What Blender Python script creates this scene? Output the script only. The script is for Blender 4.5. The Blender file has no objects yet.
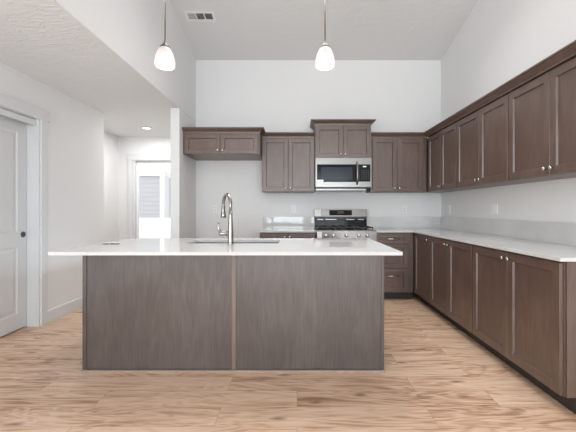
import bpy, bmesh, math, random
from mathutils import Vector, Matrix
random.seed(7)
PI = math.pi
C = bpy.context.scene.collection
S = bpy.context.scene

# ------------------------------------------------------------------ camera, world, lights, exposure
FPX = 335.0
cam_d = bpy.data.cameras.new('camera')
cam_d.sensor_width = 36.0
cam_d.lens = 36.0 * FPX / 576.0
cam_d.shift_x = -9.0 / 576.0
cam_d.shift_y = -6.5 / 576.0
cam_d.clip_start = 0.05
cam = bpy.data.objects.new('camera', cam_d)
cam.location = (0, 0, 1.18)
cam.rotation_euler = (PI / 2, 0, 0)
C.objects.link(cam)
S.camera = cam

S.view_settings.view_transform = 'Standard'
S.view_settings.look = 'None'
S.view_settings.gamma = 1.0
S.view_settings.use_curve_mapping = False
S.view_settings.exposure = 0.0

W = bpy.data.worlds.new('world')
S.world = W
W.use_nodes = True
W.node_tree.nodes['Background'].inputs[0].default_value = (0.97, 0.98, 1.0, 1)
W.node_tree.nodes['Background'].inputs[1].default_value = 1.8


def area(name, loc, rot, sx, sy, power, col=(1, 1, 1)):
    d = bpy.data.lights.new(name, 'AREA')
    d.shape = 'RECTANGLE'
    d.size = sx
    d.size_y = sy
    d.energy = power
    d.color = col
    o = bpy.data.objects.new(name, d)
    o.location = loc
    o.rotation_euler = rot
    C.objects.link(o)
    return o


# daylight coming in through the big windows of the living room behind the camera
DAY = (0.82, 0.925, 1.0)
area('window_and_fill_light', (-0.50, -3.90, 1.45), (PI / 2, 0, 0), 1.5, 2.3, 78, DAY)
area('window_and_fill_light', (1.30, -3.90, 1.45), (PI / 2, 0, 0), 1.4, 2.3, 78, DAY)
area('window_and_fill_light', (-2.15, -3.90, 1.2), (PI / 2, 0, 0), 0.8, 2.0, 26, DAY)  # added fill for the low left ceiling; the wall is closed here
# added upward fill lights, unseen, that brighten the ceilings behind and beside the camera
area('upward_fill', (0.2, -1.6, 1.9), (PI, 0, 0), 2.6, 2.6, 43, (0.92, 0.97, 1.0))
area('upward_fill', (-2.05, 1.7, 0.5), (PI, 0, 0), 0.8, 5.0, 9.0, (0.72, 0.88, 1.0))
# added unseen area fill below the vaulted ceiling, aimed down
FILL_COL = (0.99, 0.975, 0.95)
area('kitchen_fill', (0.3, 3.4, 3.62), (math.radians(-13.5), 0, 0), 2.8, 1.6, 28, FILL_COL).data.spread = 1.7
# added warm fill from the left, to brighten the right cabinets and wall
area('window_and_fill_light', (-2.52, -0.9, 1.4), (0, -PI / 2, 0), 1.5, 1.5, 54, (1.0, 0.94, 0.88))
area('hall_light', (-2.37, 5.25, 2.44), (0, 0, 0), 0.5, 0.5, 15, (1.0, 0.98, 0.95))

# ------------------------------------------------------------------ materials
def mat(name):
    m = bpy.data.materials.new(name)
    m.use_nodes = True
    return m, m.node_tree, m.node_tree.nodes['Principled BSDF']


def plain(name, col, rough=0.5, metal=0.0, emit=None, estr=0.0, bump=0.0, bscale=200, spec=None, var=0.0):
    m, t, p = mat(name)
    p.inputs['Base Color'].default_value = (*col, 1)
    p.inputs['Roughness'].default_value = rough
    p.inputs['Metallic'].default_value = metal
    if spec is not None:
        p.inputs['Specular IOR Level'].default_value = spec
    if emit:
        p.inputs['Emission Color'].default_value = (*emit, 1)
        p.inputs['Emission Strength'].default_value = estr
    tc = t.nodes.new('ShaderNodeTexCoord')
    n = t.nodes.new('ShaderNodeTexNoise')
    n.inputs['Scale'].default_value = bscale
    n.inputs['Detail'].default_value = 3
    t.links.new(tc.outputs['Object'], n.inputs['Vector'])
    if bump:
        b = t.nodes.new('ShaderNodeBump')
        b.inputs['Strength'].default_value = bump
        b.inputs['Distance'].default_value = 0.002
        t.links.new(n.outputs['Fac'], b.inputs['Height'])
        t.links.new(b.outputs['Normal'], p.inputs['Normal'])
    v = var if var else 0.015
    r = t.nodes.new('ShaderNodeValToRGB')
    r.color_ramp.elements[0].position = 0.3
    r.color_ramp.elements[1].position = 0.7
    r.color_ramp.elements[0].color = (*[c * (1 - v) for c in col], 1)
    r.color_ramp.elements[1].color = (*[min(1, c * (1 + v)) for c in col], 1)
    t.links.new(n.outputs['Fac'], r.inputs['Fac'])
    t.links.new(r.outputs['Color'], p.inputs['Base Color'])
    return m


M = {}
M['wall'] = plain('wall_paint', (0.80, 0.80, 0.80), 0.75, bump=0.12, bscale=90)
M['trim'] = plain('trim_paint', (0.70, 0.71, 0.72), 0.35)
M['door'] = plain('door_paint', (0.66, 0.665, 0.67), 0.4)
M['plate'] = plain('plate_plastic', (0.86, 0.86, 0.86), 0.35)
M['white'] = plain('white_plastic', (0.85, 0.85, 0.85), 0.4)
M['vinyl'] = plain('white_vinyl', (0.9, 0.9, 0.9), 0.4)
M['nickel'] = plain('brushed_nickel', (0.62, 0.60, 0.57), 0.25, 1.0)
M['bright'] = plain('bright_metal', (0.88, 0.87, 0.85), 0.3, 1.0)
M['chrome'] = plain('faucet_steel', (0.33, 0.315, 0.30), 0.14, 1.0)
M['darkmetal'] = plain('dark_metal', (0.10, 0.10, 0.10), 0.3, 0.9)
M['black'] = plain('black_enamel', (0.010, 0.010, 0.011), 0.25, spec=0.25)
M['iron'] = plain('cast_iron', (0.02, 0.02, 0.02), 0.55)
M['blackglass'] = plain('black_glass', (0.010, 0.012, 0.015), 0.08, spec=0.12)
M['smoke'] = plain('smoked_window', (0.030, 0.037, 0.047), 0.15, spec=0.15)
M['slot'] = plain('dark_slot', (0.10, 0.10, 0.10), 0.6)
M['dim'] = plain('display_red', (0.09, 0.03, 0.02), 0.2)
M['digit'] = plain('display_digits', (0.5, 0.6, 0.6), 0.3, emit=(0.6, 0.85, 0.9), estr=0.6)
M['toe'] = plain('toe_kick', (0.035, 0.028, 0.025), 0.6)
M['lens'] = plain('lamp_lens', (0.9, 0.9, 0.9), 0.4, emit=(1, 0.98, 0.94), estr=3.0)
M['ground'] = plain('concrete_ground', (0.55, 0.54, 0.52), 0.9, bump=0.3, bscale=20)


def steel(name, horizontal=True):
    m, t, p = mat(name)
    p.inputs['Metallic'].default_value = 1.0
    p.inputs['Roughness'].default_value = 0.28
    tc = t.nodes.new('ShaderNodeTexCoord')
    mp = t.nodes.new('ShaderNodeMapping')
    mp.inputs['Scale'].default_value = (3, 3, 300) if horizontal else (300, 3, 3)
    n = t.nodes.new('ShaderNodeTexNoise')
    n.inputs['Scale'].default_value = 1.0
    r = t.nodes.new('ShaderNodeValToRGB')
    r.color_ramp.elements[0].color = (0.17, 0.162, 0.155, 1)
    r.color_ramp.elements[1].color = (0.29, 0.277, 0.265, 1)
    t.links.new(tc.outputs['Object'], mp.inputs['Vector'])
    t.links.new(mp.outputs['Vector'], n.inputs['Vector'])
    t.links.new(n.outputs['Fac'], r.inputs['Fac'])
    t.links.new(r.outputs['Color'], p.inputs['Base Color'])
    return m


M['steel'] = steel('stainless_steel')


def ceiling_mat(name, strength):
    m, t, p = mat(name)
    p.inputs['Base Color'].default_value = (0.76, 0.76, 0.76, 1)
    p.inputs['Roughness'].default_value = 0.8
    tc = t.nodes.new('ShaderNodeTexCoord')
    mp = t.nodes.new('ShaderNodeMapping')
    mp.inputs['Scale'].default_value = (3.5, 9, 5)
    mp.inputs['Rotation'].default_value = (0, 0, 0.5)
    n = t.nodes.new('ShaderNodeTexNoise')
    n.inputs['Scale'].default_value = 1.6
    n.inputs['Detail'].default_value = 4
    n.inputs['Distortion'].default_value = 1.6
    r = t.nodes.new('ShaderNodeValToRGB')
    r.color_ramp.elements[0].position = 0.47
    r.color_ramp.elements[1].position = 0.58
    b = t.nodes.new('ShaderNodeBump')
    b.inputs['Strength'].default_value = strength
    b.inputs['Distance'].default_value = 0.008
    t.links.new(tc.outputs['Object'], mp.inputs['Vector'])
    t.links.new(mp.outputs['Vector'], n.inputs['Vector'])
    t.links.new(n.outputs['Fac'], r.inputs['Fac'])
    t.links.new(r.outputs['Color'], b.inputs['Height'])
    t.links.new(b.outputs['Normal'], p.inputs['Normal'])
    return m


M['ceiling'] = ceiling_mat('ceiling_knockdown', 0.16)
M['ceiling_low'] = ceiling_mat('low_ceiling_knockdown', 0.45)


def wood_mat(name, dark, mid, light, rough=0.33, axis='Z', figure=0.06, pore=0.30):
    m, t, p = mat(name)
    p.inputs['Roughness'].default_value = rough
    p.inputs['Specular IOR Level'].default_value = 0.85
    L = t.links.new
    tc = t.nodes.new('ShaderNodeTexCoord')
    oi = t.nodes.new('ShaderNodeObjectInfo')
    mul = t.nodes.new('ShaderNodeMath'); mul.operation = 'MULTIPLY'; mul.inputs[1].default_value = 37.0
    L(oi.outputs['Random'], mul.inputs[0])
    add = t.nodes.new('ShaderNodeVectorMath'); add.operation = 'ADD'
    L(tc.outputs['Object'], add.inputs[0]); L(mul.outputs[0], add.inputs[1])
    # broad, gently curved figure
    mp = t.nodes.new('ShaderNodeMapping')
    mp.inputs['Scale'].default_value = (6, 6, 1.3) if axis == 'Z' else (1.3, 6, 6)
    n1 = t.nodes.new('ShaderNodeTexNoise'); n1.inputs['Scale'].default_value = 1.0
    n1.inputs['Detail'].default_value = 4; n1.inputs['Distortion'].default_value = 0.8
    L(add.outputs[0], mp.inputs['Vector']); L(mp.outputs['Vector'], n1.inputs['Vector'])
    w = t.nodes.new('ShaderNodeMath'); w.operation = 'MULTIPLY'; w.inputs[1].default_value = 26
    L(n1.outputs['Fac'], w.inputs[0])
    sn = t.nodes.new('ShaderNodeMath'); sn.operation = 'SINE'; L(w.outputs[0], sn.inputs[0])
    # fine straight pores
    mp2 = t.nodes.new('ShaderNodeMapping')
    mp2.inputs['Scale'].default_value = (170, 170, 5) if axis == 'Z' else (5, 170, 170)
    n2 = t.nodes.new('ShaderNodeTexNoise'); n2.inputs['Scale'].default_value = 1.0; n2.inputs['Detail'].default_value = 2
    L(add.outputs[0], mp2.inputs['Vector']); L(mp2.outputs['Vector'], n2.inputs['Vector'])
    pm = t.nodes.new('ShaderNodeMapRange'); pm.inputs['To Min'].default_value = 0.5 - pore; pm.inputs['To Max'].default_value = 0.5 + pore
    L(n2.outputs['Fac'], pm.inputs['Value'])
    a = t.nodes.new('ShaderNodeMath'); a.operation = 'MULTIPLY_ADD'; a.inputs[1].default_value = figure
    L(sn.outputs[0], a.inputs[0]); L(pm.outputs[0], a.inputs[2])
    # blotchy stain
    n3 = t.nodes.new('ShaderNodeTexNoise'); n3.inputs['Scale'].default_value = 3.0
    L(add.outputs[0], n3.inputs['Vector'])
    a2 = t.nodes.new('ShaderNodeMath'); a2.operation = 'MULTIPLY_ADD'; a2.inputs[1].default_value = 0.42
    L(n3.outputs['Fac'], a2.inputs[0]); L(a.outputs[0], a2.inputs[2])
    r = t.nodes.new('ShaderNodeValToRGB')
    e = r.color_ramp.elements
    e[0].position = 0.42; e[0].color = (*dark, 1)
    e[1].position = 0.95; e[1].color = (*light, 1)
    k = e.new(0.68); k.color = (*mid, 1)
    L(a2.outputs[0], r.inputs['Fac']); L(r.outputs['Color'], p.inputs['Base Color'])
    b = t.nodes.new('ShaderNodeBump'); b.inputs['Strength'].default_value = 0.06; b.inputs['Distance'].default_value = 0.001
    L(n2.outputs['Fac'], b.inputs['Height']); L(b.outputs['Normal'], p.inputs['Normal'])
    return m


M['wood'] = wood_mat('stained_wood', (0.080, 0.048, 0.036), (0.108, 0.067, 0.051), (0.155, 0.101, 0.080), 0.36)
M['panel'] = wood_mat('greyer_panel_veneer', (0.048, 0.036, 0.033), (0.073, 0.057, 0.053), (0.122, 0.100, 0.094), 0.32, figure=0.05, pore=0.22)  # island veneer, greyer and darker than the cabinet wood
M['shoe'] = wood_mat('pale_shoe_wood', (0.24, 0.18, 0.15), (0.30, 0.23, 0.19), (0.36, 0.28, 0.24), 0.4)
M['batten'] = wood_mat('lighter_stained_wood', (0.125, 0.088, 0.072), (0.165, 0.118, 0.097), (0.20, 0.148, 0.124), 0.35)


def floor_mat():
    m, t, p = mat('oak_plank_floor')
    L = t.links.new
    tc = t.nodes.new('ShaderNodeTexCoord')
    PW, PL = 0.182, 1.22
    br = t.nodes.new('ShaderNodeTexBrick')
    br.offset = 0.37; br.offset_frequency = 2
    br.inputs['Scale'].default_value = 1.0
    br.inputs['Mortar Size'].default_value = 0.0018
    br.inputs['Mortar Smooth'].default_value = 0.4
    br.inputs['Brick Width'].default_value = PL
    br.inputs['Row Height'].default_value = PW
    br.inputs['Color1'].default_value = (0, 0, 0, 1)
    br.inputs['Color2'].default_value = (1, 1, 1, 1)
    br.inputs['Mortar'].default_value = (0.5, 0.5, 0.5, 1)
    L(tc.outputs['Object'], br.inputs['Vector'])
    # each plank gets its own slice of the grain
    off = t.nodes.new('ShaderNodeVectorMath'); off.operation = 'MULTIPLY'; off.inputs[1].default_value = (13, 7, 29)
    L(br.outputs['Color'], off.inputs[0])
    ad = t.nodes.new('ShaderNodeVectorMath'); ad.operation = 'ADD'
    L(tc.outputs['Object'], ad.inputs[0]); L(off.outputs[0], ad.inputs[1])

    def noise(sc, detail, dist, scale=1.0):
        mp = t.nodes.new('ShaderNodeMapping'); mp.inputs['Scale'].default_value = sc
        n = t.nodes.new('ShaderNodeTexNoise'); n.inputs['Scale'].default_value = scale
        n.inputs['Detail'].default_value = detail; n.inputs['Distortion'].default_value = dist
        L(ad.outputs[0], mp.inputs['Vector']); L(mp.outputs['Vector'], n.inputs['Vector'])
        return n
    big0 = noise((1.5, 13, 1), 6, 0.7)
    big = t.nodes.new('ShaderNodeMapRange'); big.inputs['To Min'].default_value = 0.17; big.inputs['To Max'].default_value = 0.83
    L(big0.outputs['Fac'], big.inputs['Value'])
    fine = noise((4, 150, 1), 4, 0.4)
    fig = noise((1.1, 7, 1), 3, 0.9)
    w = t.nodes.new('ShaderNodeMath'); w.operation = 'MULTIPLY'; w.inputs[1].default_value = 60
    L(fig.outputs['Fac'], w.inputs[0])
    sn = t.nodes.new('ShaderNodeMath'); sn.operation = 'SINE'; L(w.outputs[0], sn.inputs[0])
    a = t.nodes.new('ShaderNodeMath'); a.operation = 'MULTIPLY_ADD'; a.inputs[1].default_value = 0.085
    L(sn.outputs[0], a.inputs[0]); L(big.outputs[0], a.inputs[2])
    a2 = t.nodes.new('ShaderNodeMath'); a2.operation = 'MULTIPLY_ADD'; a2.inputs[1].default_value = 0.62
    L(fine.outputs['Fac'], a2.inputs[0]); L(a.outputs[0], a2.inputs[2])
    a3 = t.nodes.new('ShaderNodeMath'); a3.operation = 'MULTIPLY_ADD'; a3.inputs[1].default_value = 0.14
    L(br.outputs['Color'], a3.inputs[0]); L(a2.outputs[0], a3.inputs[2])
    r = t.nodes.new('ShaderNodeValToRGB')
    e = r.color_ramp.elements
    e[0].position = 0.62; e[0].color = (0.27, 0.152, 0.088, 1)
    e[1].position = 1.0; e[1].color = (0.67, 0.485, 0.355, 1)
    k = e.new(0.76); k.color = (0.485, 0.305, 0.198, 1)
    k = e.new(0.86); k.color = (0.585, 0.395, 0.277, 1)
    L(a3.outputs[0], r.inputs['Fac'])
    # knots
    mpk = t.nodes.new('ShaderNodeMapping'); mpk.inputs['Scale'].default_value = (1.3, 3.2, 1)
    L(ad.outputs[0], mpk.inputs['Vector'])
    nk = t.nodes.new('ShaderNodeTexNoise'); nk.inputs['Scale'].default_value = 6
    L(ad.outputs[0], nk.inputs['Vector'])
    mixk = t.nodes.new('ShaderNodeVectorMath'); mixk.operation = 'MULTIPLY_ADD'
    mixk.inputs[1].default_value = (0.12, 0.12, 0)
    L(nk.outputs['Color'], mixk.inputs[0]); L(mpk.outputs['Vector'], mixk.inputs[2])
    vo = t.nodes.new('ShaderNodeTexVoronoi'); vo.inputs['Scale'].default_value = 1.0; vo.voronoi_dimensions = '2D'
    L(mixk.outputs[0], vo.inputs['Vector'])
    kr = t.nodes.new('ShaderNodeValToRGB')
    ke = kr.color_ramp.elements
    ke[0].position = 0.012; ke[0].color = (1, 1, 1, 1)
    ke[1].position = 0.075; ke[1].color = (0, 0, 0, 1)
    L(vo.outputs['Distance'], kr.inputs['Fac'])
    km = t.nodes.new('ShaderNodeMath'); km.operation = 'MULTIPLY'; km.inputs[1].default_value = 0.75
    L(kr.outputs['Color'], km.inputs[0])
    mk = t.nodes.new('ShaderNodeMix'); mk.data_type = 'RGBA'
    L(km.outputs[0], mk.inputs['Factor']); L(r.outputs['Color'], mk.inputs['A'])
    mk.inputs['B'].default_value = (0.17, 0.09, 0.055, 1)
    # seams
    ms = t.nodes.new('ShaderNodeMix'); ms.data_type = 'RGBA'
    sm = t.nodes.new('ShaderNodeMath'); sm.operation = 'MULTIPLY'; sm.inputs[1].default_value = 0.5
    L(br.outputs['Fac'], sm.inputs[0])
    L(sm.outputs[0], ms.inputs['Factor']); L(mk.outputs['Result'], ms.inputs['A'])
    ms.inputs['B'].default_value = (0.24, 0.15, 0.10, 1)
    L(ms.outputs['Result'], p.inputs['Base Color'])
    p.inputs['Roughness'].default_value = 0.42
    b = t.nodes.new('ShaderNodeBump'); b.inputs['Strength'].default_value = 0.12; b.inputs['Distance'].default_value = 0.001
    L(fine.outputs['Fac'], b.inputs['Height']); L(b.outputs['Normal'], p.inputs['Normal'])
    return m


M['floor'] = floor_mat()


def quartz():
    m, t, p = mat('white_quartz')
    p.inputs['Roughness'].default_value = 0.035
    p.inputs['Specular IOR Level'].default_value = 0.65
    tc = t.nodes.new('ShaderNodeTexCoord')
    n = t.nodes.new('ShaderNodeTexNoise'); n.inputs['Scale'].default_value = 260; n.inputs['Detail'].default_value = 1
    n2 = t.nodes.new('ShaderNodeTexNoise'); n2.inputs['Scale'].default_value = 2.5; n2.inputs['Detail'].default_value = 6
    n2.inputs['Distortion'].default_value = 1.5
    mx = t.nodes.new('ShaderNodeMath'); mx.operation = 'MULTIPLY_ADD'; mx.inputs[1].default_value = 0.5
    r = t.nodes.new('ShaderNodeValToRGB')
    r.color_ramp.elements[0].position = 0.5; r.color_ramp.elements[0].color = (0.57, 0.57, 0.565, 1)
    r.color_ramp.elements[1].position = 0.85; r.color_ramp.elements[1].color = (0.65, 0.65, 0.645, 1)
    L = t.links.new
    L(tc.outputs['Object'], n.inputs['Vector']); L(tc.outputs['Object'], n2.inputs['Vector'])
    L(n2.outputs['Fac'], mx.inputs[0]); L(n.outputs['Fac'], mx.inputs[2])
    L(mx.outputs[0], r.inputs['Fac']); L(r.outputs['Color'], p.inputs['Base Color'])
    return m


M['quartz'] = quartz()


def siding(name, col, pitch=0.16):
    m, t, p = mat(name)
    L = t.links.new
    tc = t.nodes.new('ShaderNodeTexCoord')
    sp = t.nodes.new('ShaderNodeSeparateXYZ'); L(tc.outputs['Object'], sp.inputs[0])
    d = t.nodes.new('ShaderNodeMath'); d.operation = 'DIVIDE'; d.inputs[1].default_value = pitch
    f = t.nodes.new('ShaderNodeMath'); f.operation = 'FRACT'
    L(sp.outputs['Z'], d.inputs[0]); L(d.outputs[0], f.inputs[0])
    b = t.nodes.new('ShaderNodeBump'); b.inputs['Strength'].default_value = 1.0; b.inputs['Distance'].default_value = 0.03
    b.invert = True
    L(f.outputs[0], b.inputs['Height']); L(b.outputs['Normal'], p.inputs['Normal'])
    p.inputs['Base Color'].default_value = (*col, 1)
    p.inputs['Roughness'].default_value = 0.7
    return m


M['siding'] = siding('lap_siding', (0.50, 0.51, 0.53))
M['siding_white'] = siding('white_lap_siding', (0.86, 0.86, 0.86))


def glass():
    m, t, p = mat('window_glass')
    t.nodes.remove(p)
    o = t.nodes['Material Output']
    tr = t.nodes.new('ShaderNodeBsdfTransparent')
    gl = t.nodes.new('ShaderNodeBsdfGlossy'); gl.inputs['Roughness'].default_value = 0.02
    fr = t.nodes.new('ShaderNodeFresnel'); fr.inputs['IOR'].default_value = 1.25
    mx = t.nodes.new('ShaderNodeMixShader')
    t.links.new(fr.outputs[0], mx.inputs[0]); t.links.new(tr.outputs[0], mx.inputs[1]); t.links.new(gl.outputs[0], mx.inputs[2])
    t.links.new(mx.outputs[0], o.inputs[0])
    return m


M['glass'] = glass()


def shade_mat():
    # frosted alabaster glass lit from inside: the bulb sits low, the neck of the bell is dimmer
    m, t, p = mat('lit_frosted_glass')
    L = t.links.new
    p.inputs['Base Color'].default_value = (0.26, 0.21, 0.20, 1)
    p.inputs['Roughness'].default_value = 0.25
    tc = t.nodes.new('ShaderNodeTexCoord')
    n = t.nodes.new('ShaderNodeTexNoise'); n.inputs['Scale'].default_value = 30; n.inputs['Distortion'].default_value = 2
    L(tc.outputs['Object'], n.inputs['Vector'])
    r = t.nodes.new('ShaderNodeValToRGB')
    r.color_ramp.elements[0].position = 0.35; r.color_ramp.elements[0].color = (1.0, 0.86, 0.81, 1)
    r.color_ramp.elements[1].position = 0.6; r.color_ramp.elements[1].color = (1, 0.97, 0.94, 1)
    L(n.outputs['Fac'], r.inputs['Fac']); L(r.outputs['Color'], p.inputs['Emission Color'])
    sp = t.nodes.new('ShaderNodeSeparateXYZ'); L(tc.outputs['Object'], sp.inputs[0])
    mr = t.nodes.new('ShaderNodeMapRange')
    mr.inputs['From Min'].default_value = 0.16; mr.inputs['From Max'].default_value = 0.07
    mr.inputs['To Min'].default_value = 0.40; mr.inputs['To Max'].default_value = 0.85
    L(sp.outputs['Z'], mr.inputs['Value']); L(mr.outputs['Result'], p.inputs['Emission Strength'])
    return m


M['shade'] = shade_mat()

# ------------------------------------------------------------------ mesh helpers
ORI = {}


class MB:
    def __init__(s):
        s.v = []; s.f = []; s.smooth = []

    def add(s, vs, fs, smooth=False):
        n = len(s.v)
        s.v += [Vector(v) for v in vs]
        for f in fs:
            s.f.append([i + n for i in f]); s.smooth.append(smooth)
        return s

    def box(s, x0, x1, y0, y1, z0, z1):
        x0, x1 = min(x0, x1), max(x0, x1); y0, y1 = min(y0, y1), max(y0, y1); z0, z1 = min(z0, z1), max(z0, z1)
        return s.add([(x0, y0, z0), (x1, y0, z0), (x1, y1, z0), (x0, y1, z0), (x0, y0, z1), (x1, y0, z1), (x1, y1, z1), (x0, y1, z1)],
                     [(0, 3, 2, 1), (4, 5, 6, 7), (0, 1, 5, 4), (1, 2, 6, 5), (2, 3, 7, 6), (3, 0, 4, 7)])

    def prism(s, poly, a0, a1, axis):
        # poly: list of 2D points; extruded along axis 'x' (poly = y,z), 'y' (x,z), 'z' (x,y)
        def P(u, v, a):
            return {'x': (a, u, v), 'y': (u, a, v), 'z': (u, v, a)}[axis]
        n = len(poly)
        vs = [P(u, v, a0) for u, v in poly] + [P(u, v, a1) for u, v in poly]
        fs = [tuple(range(n)), tuple(range(2 * n - 1, n - 1, -1))]
        fs += [(i, i + n, (i + 1) % n + n, (i + 1) % n) for i in range(n)]
        return s.add(vs, fs)

    def lathe(s, prof, c=(0, 0, 0), seg=24, axis=(0, 0, 1), smooth=True):
        # prof: (radius, height) list along axis
        q = Vector((0, 0, 1)).rotation_difference(Vector(axis))
        c = Vector(c); vs = []; fs = []
        for r, h in prof:
            for k in range(seg):
                a = 2 * PI * k / seg
                vs.append(c + q @ Vector((max(r, 1e-5) * math.cos(a), max(r, 1e-5) * math.sin(a), h)))
        for i in range(len(prof) - 1):
            for k in range(seg):
                k2 = (k + 1) % seg
                fs.append((i * seg + k, i * seg + k2, (i + 1) * seg + k2, (i + 1) * seg + k))
        s.add(vs, fs, smooth)
        n = len(s.v) - len(vs)
        if prof[0][0] > 1e-4:
            s.f.append([n + k for k in range(seg)][::-1]); s.smooth.append(False)
        if prof[-1][0] > 1e-4:
            s.f.append([n + (len(prof) - 1) * seg + k for k in range(seg)]); s.smooth.append(False)
        return s

    def cyl(s, p0, p1, r, seg=16):
        p0, p1 = Vector(p0), Vector(p1)
        return s.lathe([(r, 0), (r, (p1 - p0).length)], p0, seg, (p1 - p0).normalized())

    def tube(s, pts, rad, seg=14):
        pts = [Vector(p) for p in pts]
        if not isinstance(rad, (list, tuple)):
            rad = [rad] * len(pts)
        vs = []; fs = []; up = None
        for i, p in enumerate(pts):
            d = (pts[min(i + 1, len(pts) - 1)] - pts[max(i - 1, 0)]).normalized()
            if up is None:
                up = Vector((1, 0, 0)) if abs(d.x) < 0.8 else Vector((0, 1, 0))
            a = d.cross(up).normalized(); b = d.cross(a).normalized(); up = -b if (-b).dot(up) > 0 else b
            for k in range(seg):
                t = 2 * PI * k / seg
                vs.append(p + (a * math.cos(t) + b * math.sin(t)) * rad[i])
        for i in range(len(pts) - 1):
            for k in range(seg):
                k2 = (k + 1) % seg
                fs.append((i * seg + k, i * seg + k2, (i + 1) * seg + k2, (i + 1) * seg + k))
        s.add(vs, fs, True)
        n = len(s.v) - len(vs)
        s.f.append([n + k for k in range(seg)]); s.smooth.append(False)
        s.f.append([n + (len(pts) - 1) * seg + k for k in range(seg)]); s.smooth.append(False)
        return s

    def panel(s, x0, x1, z0, z1, yf, t=0.02, stile=0.057, rec=0.013, bev=0.0055):
        # shaker door: face at y = yf looking to -y, thickness t to +y
        c = 0.0025
        def ring(i, y):
            return [(x0 + i, y, z0 + i), (x1 - i, y, z0 + i), (x1 - i, y, z1 - i), (x0 + i, y, z1 - i)]
        rings = [ring(0, yf + t), ring(0, yf + c), ring(c, yf), ring(stile, yf), ring(stile + 0.002, yf + 0.004),
                 ring(stile + bev, yf + rec)]
        vs = [p for r in rings for p in r]; fs = [(3, 2, 1, 0)]
        for i in range(len(rings) - 1):
            for k in range(4):
                k2 = (k + 1) % 4
                fs.append((i * 4 + k, i * 4 + k2, i * 4 + 4 + k2, i * 4 + 4 + k))
        b = (len(rings) - 1) * 4
        fs.append((b, b + 1, b + 2, b + 3))
        return s.add(vs, fs)

    def sweep(s, path, prof):
        # path: xy points; prof: closed (outward, z) list; outward = right-hand side of travel
        P = [Vector((p[0], p[1])) for p in path]; n = len(P); m = len(prof); vs = []; fs = []
        def nr(a, b):
            d = (b - a).normalized(); return Vector((d.y, -d.x))
        for i in range(n):
            if i == 0: nn = nr(P[0], P[1]); k = 1
            elif i == n - 1: nn = nr(P[-2], P[-1]); k = 1
            else:
                a, b = nr(P[i - 1], P[i]), nr(P[i], P[i + 1]); nn = (a + b).normalized(); k = 1 / nn.dot(a)
            for o, z in prof:
                q = P[i] + nn * o * k; vs.append((q.x, q.y, z))
        for i in range(n - 1):
            for j in range(m):
                j2 = (j + 1) % m
                fs.append((i * m + j, i * m + j2, (i + 1) * m + j2, (i + 1) * m + j))
        fs.append(tuple(range(m))); fs.append(tuple((n - 1) * m + j for j in reversed(range(m))))
        return s.add(vs, fs)

    def build(s, name, m, parent=None, bevel=0.0, fix=True):
        o0 = Vector((0, 0, 0))
        me = bpy.data.meshes.new(name)
        me.from_pydata([v - o0 for v in s.v], [], s.f)
        for p, sm in zip(me.polygons, s.smooth):
            p.use_smooth = sm
        bm = bmesh.new(); bm.from_mesh(me)
        if fix:
            bmesh.ops.recalc_face_normals(bm, faces=bm.faces)
        bm.to_mesh(me); bm.free()
        me.materials.append(m if not isinstance(m, str) else M[m])
        o = bpy.data.objects.new(name, me)
        C.objects.link(o)
        if parent is not None:
            o.parent = parent
        if bevel:
            b = o.modifiers.new('bevel', 'BEVEL'); b.width = bevel; b.segments = 2; b.limit_method = 'ANGLE'
        return o


def tag(o, label=None, cat=None, group=None, kind=None):
    if label: o['label'] = label
    if cat: o['category'] = cat
    if group: o['group'] = group
    if kind: o['kind'] = kind
    return o


def thing(name, label, cat, loc=(0, 0, 0), rz=0, group=None):
    o = bpy.data.objects.new(name, None)
    o.empty_display_size = 0.1
    C.objects.link(o)
    o.location = loc; o.rotation_euler = (0, 0, rz)
    return tag(o, label, cat, group)


def copy_tree(o, parent=None):
    c = o.copy(); C.objects.link(c); c.parent = parent
    for ch in list(o.children):
        copy_tree(ch, c)
    return c


def struct(name, mb, m, **k):
    return tag(mb.build(name, m, **k), kind='structure')


# ------------------------------------------------------------------ the room
XL, XR, YB, YF = -2.60, 2.13, 4.96, -4.0     # left wall, right wall, back wall, wall behind the camera
XS = -1.495                                  # plane of the wing wall and the tall wall above the low ceiling
ZL = 2.47                                    # low ceiling
SL = 0.24
def zc(y): return 3.39 + SL * (YB - y) if y > 0 else 3.39 + SL * YB + SL * y
HX, HY = -3.19, 5.96                         # hall: left wall, far wall
T = 0.12

struct('floor', MB().box(HX - T, XR + T, YF - T, HY + T, -0.10, 0), 'floor')
struct('wall_back', MB().box(XS - 0.115, XR, YB, YB + T, 0, 3.39), 'wall')
struct('wall_right', MB().prism([(YF, 0), (YB + T, 0), (YB + T, zc(YB)), (YB, zc(YB)), (0, zc(0)), (YF, zc(YF))], XR, XR + T, 'x'), 'wall')
struct('wall_upper_left', MB().prism([(YF, ZL + 0.012), (YB, ZL + 0.012), (YB, zc(YB)), (0, zc(0)), (YF, zc(YF))], XS - 0.115, XS, 'x'), 'wall')
struct('wall_wing', MB().box(XS - 0.115, XS, 4.257, YB, 0, ZL), 'wall', bevel=0.004)
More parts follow.
